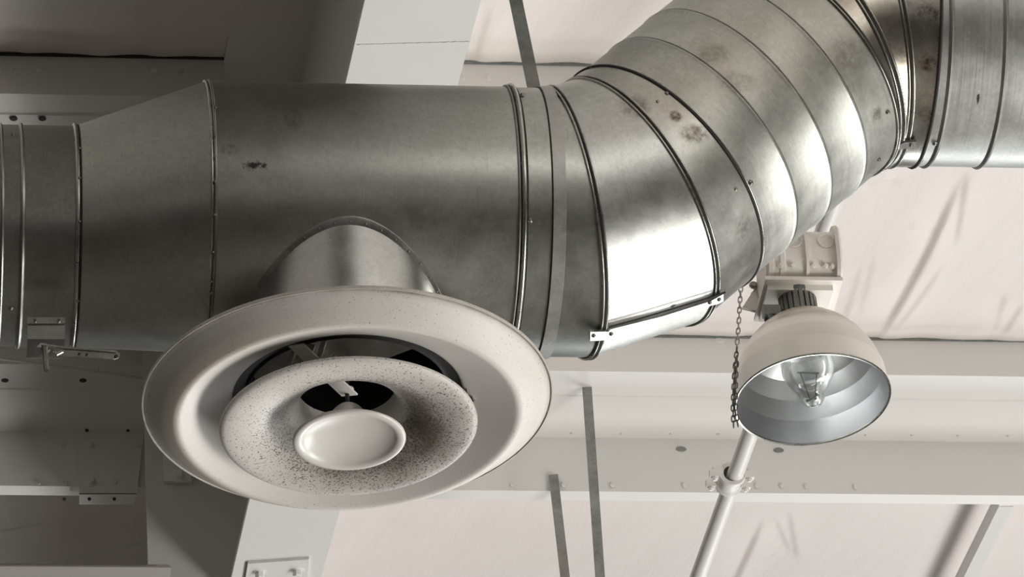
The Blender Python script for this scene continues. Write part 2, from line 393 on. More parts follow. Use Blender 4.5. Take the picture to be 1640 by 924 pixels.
def grid(bm, x0, x1, nx, y0, y1, ny, fn):
    V = [[bm.verts.new((x0+(x1-x0)*i/nx, y0+(y1-y0)*j/ny, fn(x0+(x1-x0)*i/nx, y0+(y1-y0)*j/ny))) for i in range(nx+1)] for j in range(ny+1)]
    for j in range(ny):
        for i in range(nx): bm.faces.new((V[j][i], V[j+1][i], V[j+1][i+1], V[j][i+1]))
flat = lambda x, y: roof_z(y, FZ)
GX0, GX1, GY0, GY1 = -0.6, 4.6, 13.6, 20.4
grid(bm, GX0, GX1, 560, GY0, GY1, 400, fab_z)
grid(bm, XL, GX0, 1, YB, YF, 1, flat); grid(bm, GX1, XR, 1, YB, YF, 1, flat)
grid(bm, GX0, GX1, 1, YB, GY0, 1, flat); grid(bm, GX0, GX1, 1, GY1, YF, 1, flat)
ceil = struct(finish('ceiling', bm, M['fabric'], smooth=80), 'white insulation facing sagging between roof beams', 'ceiling')

# purlins: stepped box sections along x, butting on the rafter's top slab
RX0, RX1 = 1.488, 1.808                        # rafter bottom flange
SX0, SX1 = 1.337, 1.960                        # rafter top slab
def dot(bm, c, n, r, h=0.003, seg=10):
    x, y, n = frame(n); c = Vector(c)
    lathe(bm, [(0, h), (r*0.8, h), (r, h*0.4), (r, -0.001)], c, x, y, n, seg)
def hex_bolt(name, c, n, r, h, parent, mat, washer=True, spin=0.3):
    bm = bmesh.new(); x, y, n = frame(n); c = Vector(c)
    if washer: lathe(bm, [(0, 0.002), (r*1.45, 0.002), (r*1.5, 0)], c, x, y, n, 20)
    x2 = math.cos(spin)*x + math.sin(spin)*y; y2 = n.cross(x2)
    lathe(bm, [(0, h), (r*0.85, h), (r, h*0.85), (r, 0)], c, x2, y2, n, 6)
    return finish(name, bm, mat, parent, smooth=30)
def purlin(name, y0, wd, x0, x1, label, second=True):
    zr = roof_z(y0, FZ); a = 0.162
    pts = [(y0, zr + 0.03), (y0, zr - 0.01 - a + 0.01), (y0+0.012, zr - a), (y0+wd*0.36, zr - a), (y0+wd*0.37, zr - a - 0.006)]
    if second:
        pts += [(y0+wd, zr - a - 0.010), (y0+wd+0.006, zr - a - 0.246), (y0+wd+0.066, zr - a - 0.250), (y0+wd+0.066, zr - a - 0.236), (y0+wd+0.02, zr - a - 0.236)]
    else: pts += [(y0+wd, zr - a - 0.008)]
    pts += [(pts[-1][0], zr + 0.12)]
    bm = bmesh.new(); prism(bm, [Vector((x0, p[0], p[1])) for p in pts], Vector((x1-x0, 0, 0)))
    bmesh.ops.recalc_face_normals(bm, faces=bm.faces)
    o = struct(finish(name, bm, M['paint'], smooth=0), label, 'beam')
    bm = bmesh.new(); box(bm, ((x0+x1)/2, y0-0.003, zr-0.004), (x1-x0, 0.010, 0.010 if x1 < 2 else 0.006)); finish('gap_shadow_strip', bm, M['hole'] if x1 < 2 else M['strap'], o, smooth=0)  # dark strip stands in for the shadow in the fabric gap, darker at left
    return o, zr
near_l, z1 = purlin('roof_purlin', P1Y, P1W, XL+0.01, SX0, 'shaded near roof purlin left of the rafter', False)
near_r, _ = purlin('roof_purlin', P1Y, P1W, SX1, XR-0.01, 'lit near roof purlin right of the rafter, passing behind the duct', False)
far_l, z2 = purlin('roof_purlin', P2Y, P2W, XL+0.01, SX0, 'shaded far roof purlin with a bolted lap plate')
far_r, _ = purlin('roof_purlin', P2Y, P2W, SX1, XR-0.01, 'lit far roof purlin behind the lamp')
def face_pt(px, py, y): return at(px, py, y)
def hole_on(parent, name, px, py, y, nrm, r, mat, z=None):
    c = at(px, py, y) if z is None else atz(px, py, z)
    bm = bmesh.new(); dot(bm, c, nrm, r); return finish(name, bm, mat, parent)
for px, py in ((18, 111), (63, 112), (200, 115), (336, 116)): hole_on(near_l, 'rivet', px, py, P1Y, (0, -1, 0), 0.011, M['paint'])
for px, py in ((783, 125), (740, 125), (985, 128)): hole_on(near_r, 'rivet', px, py, P1Y, (0, -1, 0), 0.011, M['paint'])
hex_bolt('bolt', at(246, 115, P1Y), (0, -1, 0), 0.012, 0.03, near_l, M['paint']); hole_on(near_l, 'bolt_hole', 291, 115, P1Y, (0, -1, 0), 0.009, M['paint2'])
for px in (22, 68): hole_on(near_l, 'bolt_hole', px, 190, 0, (0, 0, -1), 0.013, M['hole'], z1-0.172)
for px in (8, 133): hole_on(far_l, 'bolt_hole', px, 609, 0, (0, 0, -1), 0.014, M['hole'], z2-0.162)
for px, py in ((40, 689), (73, 690)): hole_on(far_l, 'bolt_hole', px, py, 0, (0, 0, -1), 0.006, M['paint2'], z2-0.172)
YW = P2Y + P2W
for px, py in ((102, 713), (62, 773), (104, 773)): hole_on(far_l, 'bolt_hole', px, py, YW, (0, -1, 0), 0.010, M['paint2'])
for px in (915, 995, 1074, 1150, 1386, 1460, 1534, 1614): hole_on(far_r, 'bolt_hole', px, 694+(px-915)*0.006, 0, (0, 0, -1), 0.006, M['paint2'], z2-0.172)
for px, py in ((1152, 545), (1091, 719), (1247, 721)):
    bm = bmesh.new(); c = at(px, py, P2Y if py < 600 else YW)
    lathe(bm, [(0, 0.003), (0.010, 0.003), (0.011, 0)], c, Vector((1.9, 0, 0)), Vector((0, 0, 1)), Vector((0, -1, 0)), 12)
    finish('slot_hole', bm, M['paint'] if py < 600 else M['strap'], far_r)
for px, py in ((902, 777), (980, 777), (1096, 777), (1212, 778), (1252, 778), (1291, 779), (1370, 780), (735, 775), (820, 776)):
    hole_on(far_r, 'rivet', px, py, YW, (0, -1, 0), 0.009, M['paint'])
# lap plate on the far left purlin
p_a = at(123, 683, YW-0.008); p_b = at(232, 683, YW-0.008); p_c = at(219, 791, YW-0.008); p_d = at(127, 791, YW-0.008)
bm = bmesh.new(); prism(bm, [p_a, p_b, p_c, p_d], Vector((0, 0.008, 0)))
box(bm, at(175, 683, YW-0.014), (0.235, 0.02, 0.010))
prism(bm, [at(127, 792, YW-0.008), at(219, 792, YW-0.008), at(214, 808, YW+0.05), at(127, 808, YW+0.05)], Vector((0, 0.0, 0.006)))
bmesh.ops.recalc_face_normals(bm, faces=bm.faces)
plate = finish('lap_plate', bm, M['paint'], far_l, smooth=0)
for px, py in ((142, 713), (145, 772)): hex_bolt('bolt', at(px, py, YW-0.010), (0, -1, 0), 0.013, 0.022, far_l, M['paint'])
for px, py in ((222, 714), (184, 772)): hole_on(far_l, 'bolt_hole', px, py, YW-0.010, (0, -1, 0), 0.009, M['paint2'])
for px, py in ((139, 689), (205, 689), (143, 799), (183, 799), (103, 799)): hole_on(far_l, 'bolt_hole', px, py, YW-0.02, (0, -0.5, -0.6), 0.007, M['hole'])

# rafter: deep I-beam following the roof pitch
def sloped_box(bm, x0, x1, za, zb, y0=YB+0.1, y1=YF-0.1):
    pts = [(x0, y0, roof_z(y0, za)), (x1, y0, roof_z(y0, za)), (x1, y1, roof_z(y1, za)), (x0, y1, roof_z(y1, za))]
    prism(bm, [Vector(p) for p in pts], Vector((0, 0, zb-za)))
RF = 10.60
bm = bmesh.new()
sloped_box(bm, RX0, RX1, RF, RF+0.022); sloped_box(bm, 1.600, 1.616, RF+0.022, FZ-0.02); sloped_box(bm, SX0, SX1, FZ-0.02, FZ+0.10)
bmesh.ops.recalc_face_normals(bm, faces=bm.faces)
rafter = struct(finish('roof_rafter', bm, M['paint'], smooth=0), 'deep white steel rafter crossing above the duct', 'beam')
# weld line across the flange
bm = bmesh.new(); wp = []
pa, pb = on_roof(571, 71, RF), on_roof(752, 66, RF)
for i in range(60):
    p = pa.lerp(pb, i/59); p.y += 0.004*noise.noise(Vector((i*0.7, 0, 0))); p.z = roof_z(p.y, RF) - 0.0005; wp.append(p)
tube(bm, wp, 0.003, 6, rad=[0.0012+0.0030*abs(noise.noise(Vector((i*1.3, 4, 0)))) for i in range(60)])
finish('weld_seam', bm, M['paint2'], rafter)
# splice plate with two bolts on the flange
q = [on_roof(*p, RF-0.012) for p in ((397, 903), (495, 896), (490, 975), (384, 980))]
bm = bmesh.new(); prism(bm, q, Vector((0, 0, 0.0125))); bmesh.ops.recalc_face_normals(bm, faces=bm.faces)
finish('splice_plate', bm, M['paint'], rafter, smooth=0)
for px, py in ((416, 916), (476, 913)): hex_bolt('bolt', on_roof(px, py, RF-0.012), (0, 0.2, -1), 0.017, 0.024, rafter, M['paint'])
# vertical stiffener with bolted gusset under the rafter's shaded side
xa = at(234, 924, 16.9).x; xb = at(312, 924, 16.9).x
bm = bmesh.new(); zt = roof_z(17.5, FZ)-0.03
prism(bm, [Vector((at(236, 860, 17.5).x, 17.5, roof_z(17.5, RF)+0.03)), Vector((1.597, 17.5, roof_z(17.5, RF)+0.03)), Vector((1.597, 17.5, zt)), Vector((at(236, 860, 17.5).x, 17.5, zt))], Vector((0, 0.016, 0)))
bmesh.ops.recalc_face_normals(bm, faces=bm.faces); finish('stiffener_plate', bm, M['paint2'], rafter, smooth=0)
bm = bmesh.new(); g0 = at(284, 752, 17.488)
box(bm, g0, (0.10, 0.02, 0.11)); finish('gusset_plate', bm, M['paint'], rafter, smooth=0)
hex_bolt('bolt', at(284, 762, 17.478), (0, -1, 0), 0.018, 0.026, rafter, M['paint'])

# ------------------------------------------------------------------ the duct
duct = thing('ventilation_duct', 'large galvanised steel round duct with an offset elbow running across the hall', 'duct', (1.3, DY, DZ))
NSEG = 160
def cring(c, ax_ang, half, R):
    up = Vector((-math.sin(ax_ang), 0, math.cos(ax_ang)))/math.cos(half)
    return [Vector(c) + R*(math.cos(k*2*PI/NSEG)*up + math.sin(k*2*PI/NSEG)*Vector((0, 1, 0))) for k in range(NSEG)]
def pipe(name, stations, mat, hole=None, closed_end=None):
    """stations: (centre, angle, half angle, radius, u)"""
    bm = bmesh.new(); rings = [cring(c, a, h, r) for c, a, h, r, u in stations]
    loft(bm, rings, us=[s[4] for s in stations], vscale=2*PI*DR)
    if hole:
        cx, cy, rr = hole
        kill = [f for f in bm.faces if (lambda p: p.z < DZ and math.hypot(p.x-cx, p.y-cy) < rr)(f.calc_center_median())]
        bmesh.ops.delete(bm, geom=kill, context='FACES')
    bmesh.ops.recalc_face_normals(bm, faces=bm.faces)
    return finish(name, bm, mat, duct, smooth=32)
def st(x, z, r): return (Vector((x, DY, z)), 0, 0, r, x)
def bead_prof(x, z, R, w=0.006, h=0.005):
    return [st(x-w, z, R), st(x-w*0.7, z, R+h*0.7), st(x, z, R+h), st(x+w*0.7, z, R+h*0.7), st(x+w, z, R)]
def dense(x0, x1, z, R, n):
    return [st(x0+(x1-x0)*i/n, z, R) for i in range(n+1)]
# small left run
s = [st(-9.8, SZ, SR), st(-2.5, SZ, SR), st(0.2, SZ, SR)] + bead_prof(0.30, SZ, SR) + [st(0.4, SZ, SR)] + bead_prof(0.448, SZ, SR, 0.004) + bead_prof(0.497, SZ, SR, 0.006, 0.006) + [st(0.56, SZ, SR), st(0.626, SZ, SR)]
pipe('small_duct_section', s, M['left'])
# eccentric reducer, flat bottom
s = []
for i in range(13):
    t = i/12; s.append(st(0.633+(0.957-0.633)*t, SZ+(DZ-SZ)*t, SR+(DR-SR)*t))
pipe('reducer', s, M['body'])
# branch collar location
DC = CAM + (Vector((1.2923, 11.5706, 8.9402)) - CAM)*(11.54/11.5706); RC = 0.2440
s = dense(0.959, 1.712, DZ, DR, 150)
pipe('tee_section', s, M['body'], hole=(DC.x, DC.y, RC-0.002))
s = [st(1.708, DZ, DR-0.002), st(1.722, DZ, DR-0.002), st(1.76, DZ, DR-0.002), st(1.82, DZ, DR-0.002)]
# coupling and first gore up to the mitre
s += [(A0, T/2, T/2, DR-0.002, 1.867)]
pipe('duct_coupling', s, M['body'])
s = [st(1.786, DZ, DR-0.001), st(1.787, DZ, DR+0.0035), st(1.818, DZ, DR+0.0035), st(1.819, DZ, DR-0.001)]
b_ = pipe('clamp_band', s, M['band'])
def seam(name, c, ang, half, R, dr, r, mat, shift=0.0):
    n = dirv(ang); ring = []
    up = Vector((-math.sin(ang), 0, math.cos(ang)))
    for k in range(NSEG):
        a = k*2*PI/NSEG
        ring.append(Vector(c) + n*shift + (R/math.cos(half)*math.cos(a))*up + R*math.sin(a)*Vector((0, 1, 0)) + dr*(math.cos(a)*up + math.sin(a)*Vector((0, 1, 0))))
    bm = bmesh.new(); tube(bm, ring, r, 8, closed=True)
    return finish(name, bm, mat, duct, smooth=60)
def seam_pair(c, ang, half, R=DR, r=0.0032, gap=0.0056):
    seam('seam_bead', c, ang, half, R, 0.002, r, M['bead'], -gap); seam('seam_bead', c, ang, half, R, 0.003, r, M['bead'], gap)
    seam('seam_gap', c, ang, half, R, 0.001, r*0.62, M['seam_dark'], 0)
def XV(x, z): return Vector((x, DY, z))
seam('seam_bead', XV(0.630, SZ), 0, 0, SR, 0.002, 0.0055, M['bead'])
seam('seam_gap', XV(0.638, SZ), 0, 0, SR, 0.001, 0.003, M['seam_dark'])
seam('seam_bead', XV(0.957, DZ), 0, 0, DR, 0.0008, 0.0042, M['flange'], 0.0045); seam('seam_bead', XV(0.957, DZ), 0, 0, DR, 0.000, 0.0036, M['bead'], -0.004)
seam('seam_bead', XV(1.716, DZ), 0, 0, DR, 0.003, 0.0062, M['bead'])
seam('seam_bead', XV(1.704, DZ), 0, 0, DR, 0.0015, 0.0035, M['flange'])
seam('seam_gap', XV(1.7085, DZ), 0, 0, DR, 0.001, 0.003, M['seam_dark']); seam('seam_gap', XV(1.7245, DZ), 0, 0, DR-0.002, 0.001, 0.0022, M['seam_dark'])
seam('seam_gap', XV(1.7858, DZ), 0, 0, DR-0.002, 0.0012, 0.0022, M['seam_dark'])
# lower elbow
def gore(name, c0, a0, h0, c1, a1, h1, mat, R=DR, n=6, wob=0):
    s = []
    for i in range(n+1):
        t = i/n; c = c0.lerp(c1, t)
        s.append((c, a0, h0, R, t*0.2, a1, h1, t))
    rings = []; 
    R0_, R1_ = cring(c0, a0, h0, R), cring(c1, a1, h1, R)
    for i in range(n+1):
        t = i/n; rings.append([p.lerp(q_, t) for p, q_ in zip(R0_, R1_)])
    L = (c1-c0).length
    bm = bmesh.new(); loft(bm, rings, us=[c0.x + L*i/n for i in range(n+1)], vscale=2*PI*DR)
    bmesh.ops.recalc_face_normals(bm, faces=bm.faces)
    return finish(name, bm, mat, duct, smooth=32)
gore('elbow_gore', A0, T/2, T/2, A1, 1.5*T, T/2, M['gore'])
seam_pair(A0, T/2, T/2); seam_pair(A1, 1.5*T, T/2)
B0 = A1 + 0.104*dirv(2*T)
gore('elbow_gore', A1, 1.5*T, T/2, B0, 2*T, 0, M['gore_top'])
seam('seam_gap', B0, 2*T, 0, DR, 0.0005, 0.0038, M['seam_dark']); seam('seam_bead', B0, 2*T, 0, DR-0.001, 0.001, 0.003, M['bead'], 0.006)
# riser with rolled ribs
B1 = A2 - 0.074*dirv(2*T); rd = dirv(2*T); Lr = (B1-B0).length
s = [(B0, 2*T, 0, DR-0.003, 0)]
u = 0
for k in range(1, 4):
    uc = 0.132*k - 0.001
    for du, h in ((-0.009, 0), (-0.005, 0.002), (-0.001, 0.003), (0.002, 0.002), (0.0045, 0.0), (0.006, 0.0022), (0.009, 0)):
        s.append((B0 + rd*(uc+du), 2*T, 0, DR-0.003+h, uc+du))
    if k == 1: s.insert(1, (B0+rd*0.02, 2*T, 0, DR-0.003, 0.02))
s.append((B1, 2*T, 0, DR-0.003, Lr))
pipe('ribbed_riser_section', s, M['riser'])
seam('seam_gap', B1, 2*T, 0, DR, 0.0005, 0.0036, M['seam_dark'])
seam('seam_bead', B1, 2*T, 0, DR, 0.001, 0.0030, M['bead'], -0.006)
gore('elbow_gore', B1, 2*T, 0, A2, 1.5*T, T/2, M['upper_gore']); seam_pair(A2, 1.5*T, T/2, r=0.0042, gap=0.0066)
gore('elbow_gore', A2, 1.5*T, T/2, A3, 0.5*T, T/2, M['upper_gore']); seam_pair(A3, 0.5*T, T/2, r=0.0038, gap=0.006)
B2 = Vector((2.814, DY, UZ))
gore('elbow_gore', A3, 0.5*T, T/2, B2, -0.025, 0, M['upper_gore'])
seam('seam_gap', B2, -0.025, 0, DR, 0.001, 0.0042, M['seam_dark'])
# upper run
s = [(B2, -0.025, 0, DR-0.003, B2.x)]
def stu(x, r): return (Vector((x, DY, UZ)), 0, 0, r, x)
for xb_ in (2.838, 2.977, 3.124, 3.271, 3.418):
    s += [stu(xb_-0.007, DR-0.003), stu(xb_-0.004, DR+0.0008), stu(xb_, DR+0.003), stu(xb_+0.004, DR+0.0008), stu(xb_+0.007, DR-0.003)]
s += [stu(6.5, DR-0.003), stu(9.4, DR-0.003)]
pipe('upper_duct_section', s, M['upper'])

# branch collar (saddle) and its flange
NC = 128
def sad(th_, r, off=0.0):
    x = r*math.cos(th_); y = DC.y - DY + r*math.sin(th_)
    RR = DR + off
    return Vector((DC.x + x, DY + y, DZ - math.sqrt(max(1e-6, RR*RR - y*y))))
bm = bmesh.new(); rings = []
zc0 = DC.z + 0.02
for i in range(9):
    t = i/8
    rings.append([Vector((DC.x+RC*math.cos(a), DC.y+RC*math.sin(a), zc0)).lerp(sad(a, RC), t) for a in [k*2*PI/NC for k in range(NC)]])
loft(bm, rings, us=[i*0.03 for i in range(9)], vscale=2*PI*RC)
bmesh.ops.recalc_face_normals(bm, faces=bm.faces)
col = finish('branch_collar', bm, M['collar'], duct, smooth=40)
bm = bmesh.new(); rings = []
for r, o in ((RC-0.001, 0.0005), (RC-0.001, 0.0025), (RC+0.0095, 0.0025), (RC+0.0105, 0.0)):
    rings.append([sad(k*2*PI/NC, r, o) for k in range(NC)])
loft(bm, rings, us=[0, .003, .018, .02], vscale=2*PI*RC); bmesh.ops.recalc_face_normals(bm, faces=bm.faces)
fl = finish('saddle_flange', bm, M['flange'], duct, smooth=40)
# screws share one mesh
bm = bmesh.new(); lathe(bm, [(0, 0.0045), (0.0030, 0.0045), (0.0038, 0.0036), (0.0040, 0.001), (0.0062, 0.0008), (0.0064, 0)], seg=12)
me_s = bpy.data.meshes.new('screw'); bm.to_mesh(me_s); bm.free(); me_s.materials.append(M['screw']); me_s.shade_smooth()
def screw(p, n, sc_=1.0, parent=None, name='screw'):
    o = bpy.data.objects.new(name, me_s); C.objects.link(o); par = parent or duct
    x, y, n = frame(n); mm = Matrix((x*sc_, y*sc_, n*sc_)).transposed().to_4x4(); mm.translation = p
    base = Matrix.Translation(par.location) if par.parent is None else Matrix.Translation(duct.location)
    o.parent = par; o.matrix_parent_inverse = Matrix.Translation(-par.location) if par.parent is None else Matrix.Identity(4)
    o.matrix_basis = mm
    return o
for k in range(-9, 10):
    a = -PI/2 + k*0.155
    p = sad(a, RC+0.005, 0.0025); n = (p - Vector((p.x, DY, DZ))).normalized(); screw(p, n, 0.42)
for px, py in ((345, 172), (345, 218), (345, 252), (344, 291), (344, 345), (341, 405), (339, 452), (338, 470)):
    p, n = on_cyl(px, py, cLow, X, DR+0.005); screw(p, n, 0.7)
cS = Vector((0, DY, SZ))
for px, py in ((127, 237), (127, 285), (127, 355), (124, 420), (124, 482)):
    p, n = on_cyl(px, py, cS, X, SR+0.006); screw(p, n, 0.7)
for px, py in ((17, 494), (20, 216)):
    p, n = on_cyl(px, py, cS, X, SR); screw(p, n, 1.0)
for px, py in ((849, 353), (836, 152), (836, 262)):
    p, n = on_cyl(px, py, cLow, X, DR); screw(p, n, 1.05)
for px, py, sc_ in ((931, 124, .9), (1068, 150, 1.1), (1053, 163, 1.0), (1178, 303, 1.05), (1203, 293, 1.05), (947, 109, .8), (1422, 180, 1.0), (1408, 256, 0.9), (970, 197, 0.5), (931, 209, 0.5)):
    p, n = on_cyl(px, py, A1, rd, DR-0.001); screw(p, n, sc_)
for px, py in ((1497, 230), (1475, 257)):
    p, n = on_cyl(px, py, cUp, X, DR); screw(p, n, 1.05)

# bent brace straps bridging the elbow seams
def surf_strap(name, pix, c, ax, R, width, mat, label=None, lift=0.006):
    """flat strap laid over a cylinder through pixel points (upper edge / lower edge)"""
    bm = bmesh.new(); top = []; bot = []
    pts = []
    for i in range(len(pix)-1):
        n_ = 8
        for k in range(n_ + (i == len(pix)-2)):
            t = k/n_; pts.append(tuple(pix[i][j]*(1-t)+pix[i+1][j]*t for j in range(3)))
    rings = []
    for x_, y_, w_ in pts:
        p, n = on_cyl(x_, y_-w_/2, c, ax, R+lift); p2, n2 = on_cyl(x_, y_+w_/2, c, ax, R+lift)
        rings.append([p+n*0.002, p2+n2*0.002, p2-n2*lift, p-n*lift])
    loft(bm, rings, cap=True); bmesh.ops.recalc_face_normals(bm, faces=bm.faces)
    o = finish(name, bm, mat, duct, smooth=30)
    if label: o['label'] = label
    return o
g1 = dirv(T)
br = surf_strap('brace_strap', [(945, 538, 14), (974, 537, 13), (978, 530, 7), (1060, 509, 6), (1138, 485, 7), (1150, 480, 11), (1158, 476, 11)], A0, g1, DR+0.004, 0, M['collar'])
for px, py in ((951, 538), (979, 535), (1137, 485), (1152, 480)):
    p, n = on_cyl(px, py, A0, g1, DR+0.013); screw(p, n, 0.9)
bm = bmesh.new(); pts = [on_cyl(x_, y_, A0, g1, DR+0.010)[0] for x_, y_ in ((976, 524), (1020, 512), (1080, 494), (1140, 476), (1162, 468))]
tube(bm, pts, 0.0025, 6); finish('brace_strap_shadow', bm, M['seam_dark'], duct)  # dark tube drawn in as the shadow line along the strap
br2 = surf_strap('brace_strap', [(1467, 232, 12), (1450, 232, 10), (1438, 236, 9), (1424, 246, 8), (1412, 258, 7)], cUp, X, DR+0.004, 0, M['collar'])
for px, py in ((1459, 233), (1437, 239), (1426, 246)):
    p, n = on_cyl(px, py, cUp, X, DR+0.013); screw(p, n, 0.8)

# damper quadrant hanging under the small left section
bm = bmesh.new(); yb = DY - SR*0.62
a_, b2_, c2_, d2_ = at(44, 508, yb-0.01), at(104, 508, yb-0.01), at(104, 543, yb-0.005), at(44, 543, yb-0.005)
prism(bm, [a_, b2_, c2_, d2_], Vector((0, 0.035, 0)))
e_, f_ = at(101, 573, yb+0.02), at(42, 573, yb+0.02)
prism(bm, [d2_, c2_, e_, f_], Vector((0, 0.01, 0.004)))
prism(bm, [at(44, 508, yb-0.012), at(104, 508, yb-0.012), at(104, 518, yb-0.014), at(44, 518, yb-0.014)], Vector((0, 0.004, 0)))
bmesh.ops.recalc_face_normals(bm, faces=bm.faces)
dm = finish('damper_bracket', bm, M['collar'], duct, smooth=0)
def sub(name, bm, mat, smooth=35):
    o = finish(name, bm, mat, duct, smooth); o.parent = dm; return o
yq = yb - 0.01
nq = (at(72, 560, yq) - CAM).normalized()*-1
bm = bmesh.new(); tube(bm, [at(72, 556, yq-0.02), at(74, 593, yq-0.035)], 0.0062, 12); sub('threaded_rod', bm, M['screw'])
bm = bmesh.new(); x_, y_, n_ = frame(nq); lathe(bm, [(0, 0.012), (0.010, 0.012), (0.013, 0.006), (0.013, 0)], at(72, 560, yq), x_, y_, n_, 6); sub('lock_nut', bm, M['bead'])
bm = bmesh.new()
tube(bm, [at(66, 562, yq-0.012), at(61, 556, yq-0.02), at(66, 552, yq-0.02), at(78, 553, yq-0.02), at(97, 556, yq-0.015)], 0.0045, 8)
tube(bm, [at(84, 563, yq-0.012), at(92, 567, yq-0.02), at(100, 563, yq-0.02)], 0.0045, 8); sub('wing_nut', bm, M['bead'])
bm = bmesh.new()
prism(bm, [at(95, 555, yq-0.008), at(150, 560, yq-0.008), at(186, 562, yq-0.008), at(192, 566, yq-0.008), at(190, 573, yq-0.008), at(182, 575, yq-0.008), at(140, 572, yq-0.008), at(95, 570, yq-0.008)], Vector((0, 0.003, 0)))
prism(bm, [at(95, 554, yq-0.012), at(186, 561, yq-0.012), at(186, 564, yq-0.012), at(95, 557, yq-0.012)], Vector((0, 0.006, 0)))
bmesh.ops.recalc_face_normals(bm, faces=bm.faces); sub('lever_handle', bm, M['collar'], 0)
for px, py, r_ in ((127, 567, .0035), (139, 568, .0035), (186, 571, .005)):
    bm = bmesh.new(); dot(bm, at(px, py, yq-0.009), (0, -1, 0), r_); sub('lever_hole', bm, M['hole'])
for px in (56, 94):
    bm = bmesh.new(); dot(bm, at(px, 513, yb-0.016), nq, 0.0045); sub('rivet', bm, M['bead'])

# ------------------------------------------------------------------ circular diffuser
dif = thing('ceiling_diffuser', 'big cream round air diffuser with sooty rings hanging under the duct', 'air diffuser', DC)
def part(name, prof, mat, seg=160, close=True, smooth=40):
    bm = bmesh.new(); lathe(bm, prof, seg=seg, close=close); bmesh.ops.recalc_face_normals(bm, faces=bm.faces)
    return finish(name, bm, mat, dif, smooth, loc=(0, 0, 0))
def shell(front, t):
    """closed profile: front surface then back offset upward"""
    return front + [(r + 0.0005, z + t) for r, z in front[::-1]]
front = smooth_prof([(0.279, 0.012), (0.283, 0.006), (0.296, -0.001), (0.325, -0.014), (0.365, -0.034), (0.395, -0.050), (0.410, -0.0575), (0.420, -0.058), (0.430, -0.054), (0.452, -0.040), (0.474, -0.022), (0.488, -0.010), (0.4935, -0.006)], 5)
front += [(0.4945, -0.0035), (0.4965, -0.0065), (0.4990, -0.0060), (0.4995, -0.001), (0.4985, 0.004)]
back = [(0.49, 0.004), (0.47, -0.010), (0.42, -0.050), (0.40, -0.046), (0.33, -0.004), (0.287, 0.012), (0.281, 0.016)]
part('outer_ring', front + back, M['d_outer'], 200)
neck = [(RC-0.006, 0.24), (RC-0.003, 0.24), (RC-0.003, 0.060), (RC+0.003, 0.060), (RC+0.003, 0.030), (0.281, 0.018), (0.279, 0.010), (0.274, 0.014), (RC-0.006, 0.030)]
part('neck_liner', neck, M['black'], 128)
front = smooth_prof([(0.1175, 0.030), (0.1175, 0.004), (0.1205, -0.012), (0.130, -0.024), (0.148, -0.038), (0.172, -0.055), (0.205, -0.072), (0.245, -0.0835), (0.280, -0.0885), (0.300, -0.0875), (0.309, -0.084)], 5) + [(0.3125, -0.081), (0.3125, -0.078)]
part('middle_ring', shell(front, 0.003), M['d_ring'], 180)
front = smooth_prof([(0.0, -0.0890), (0.04, -0.0905), (0.08, -0.0985), (0.105, -0.109), (0.117, -0.1175), (0.126, -0.1205), (0.134, -0.1190), (0.1375, -0.1150)], 5)
back = smooth_prof([(0.1375, -0.113), (0.130, -0.107), (0.105, -0.092), (0.075, -0.072), (0.048, -0.048), (0.030, -0.026), (0.014, -0.016), (0.0, -0.015)], 4)
part('centre_cone', front + back, M['d_cone'], 128, close=False)
def dpart(name, bm, mat, smooth=35):
    bmesh.ops.recalc_face_normals(bm, faces=bm.faces); return finish(name, bm, mat, dif, smooth, loc=(0, 0, 0))
bm = bmesh.new(); tube(bm, [(0, 0, -0.02), (0, 0, 0.15)], 0.0055, 12); dpart('adjusting_rod', bm, M['black'])
bm = bmesh.new(); lathe(bm, [(0.006, 0.026), (0.017, 0.026), (0.017, 0.031), (0.006, 0.031)], seg=24, close=True); dpart('rod_washer', bm, M['d_cone'])
bm = bmesh.new(); box(bm, (-0.068, -0.105, 0.018), (0.27, 0.045, 0.004), Matrix.Rotation(0.98, 3, 'Z') @ Matrix.Rotation(0.25, 3, 'X'))
dpart('cross_bar', bm, M['d_cone'], 0)
bm = bmesh.new()
for px_, py_, pz_, s_ in ((-0.115, -0.11, 0.045, (0.035, 0.012, 0.09)), (-0.075, -0.13, 0.05, (0.012, 0.02, 0.07)), (-0.145, -0.10, 0.045, (0.01, 0.02, 0.06))):
    box(bm, (px_, py_, pz_), s_, Matrix.Rotation(0.3, 3, 'Y'))
tube(bm, [(-0.06, -0.13, 0.03), (-0.05, -0.135, 0.045), (-0.035, -0.13, 0.04), (-0.03, -0.12, 0.03)], 0.003, 8)
dpart('support_clip', bm, M['d_cone'], 0)
def half_disc(ang, tilt, r, z):
    bm = bmesh.new(); pts = [Vector((r*math.cos(a), r*math.sin(a), 0)) for a in [k*PI/20 for k in range(21)]]
    R_ = Matrix.Rotation(ang, 3, 'Z') @ Matrix.Rotation(tilt, 3, 'X')
    prism(bm, [R_ @ p + Vector((0, 0, z)) for p in pts], R_ @ Vector((0, 0, 0.0015))); return bm
dpart('damper_blade', half_disc(PI-0.65, 0.12, 0.225, 0.075), M['flange'], 0)
bm = bmesh.new(); box(bm, (0.283, -0.045, 0.008), (0.012, 0.02, 0.014), Matrix.Rotation(-0.2, 3, 'Z')); tube(bm, [(0.30, -0.028, -0.004), (0.306, -0.024, -0.016)], 0.004, 8); dpart('spring_clip', bm, M['bead'])

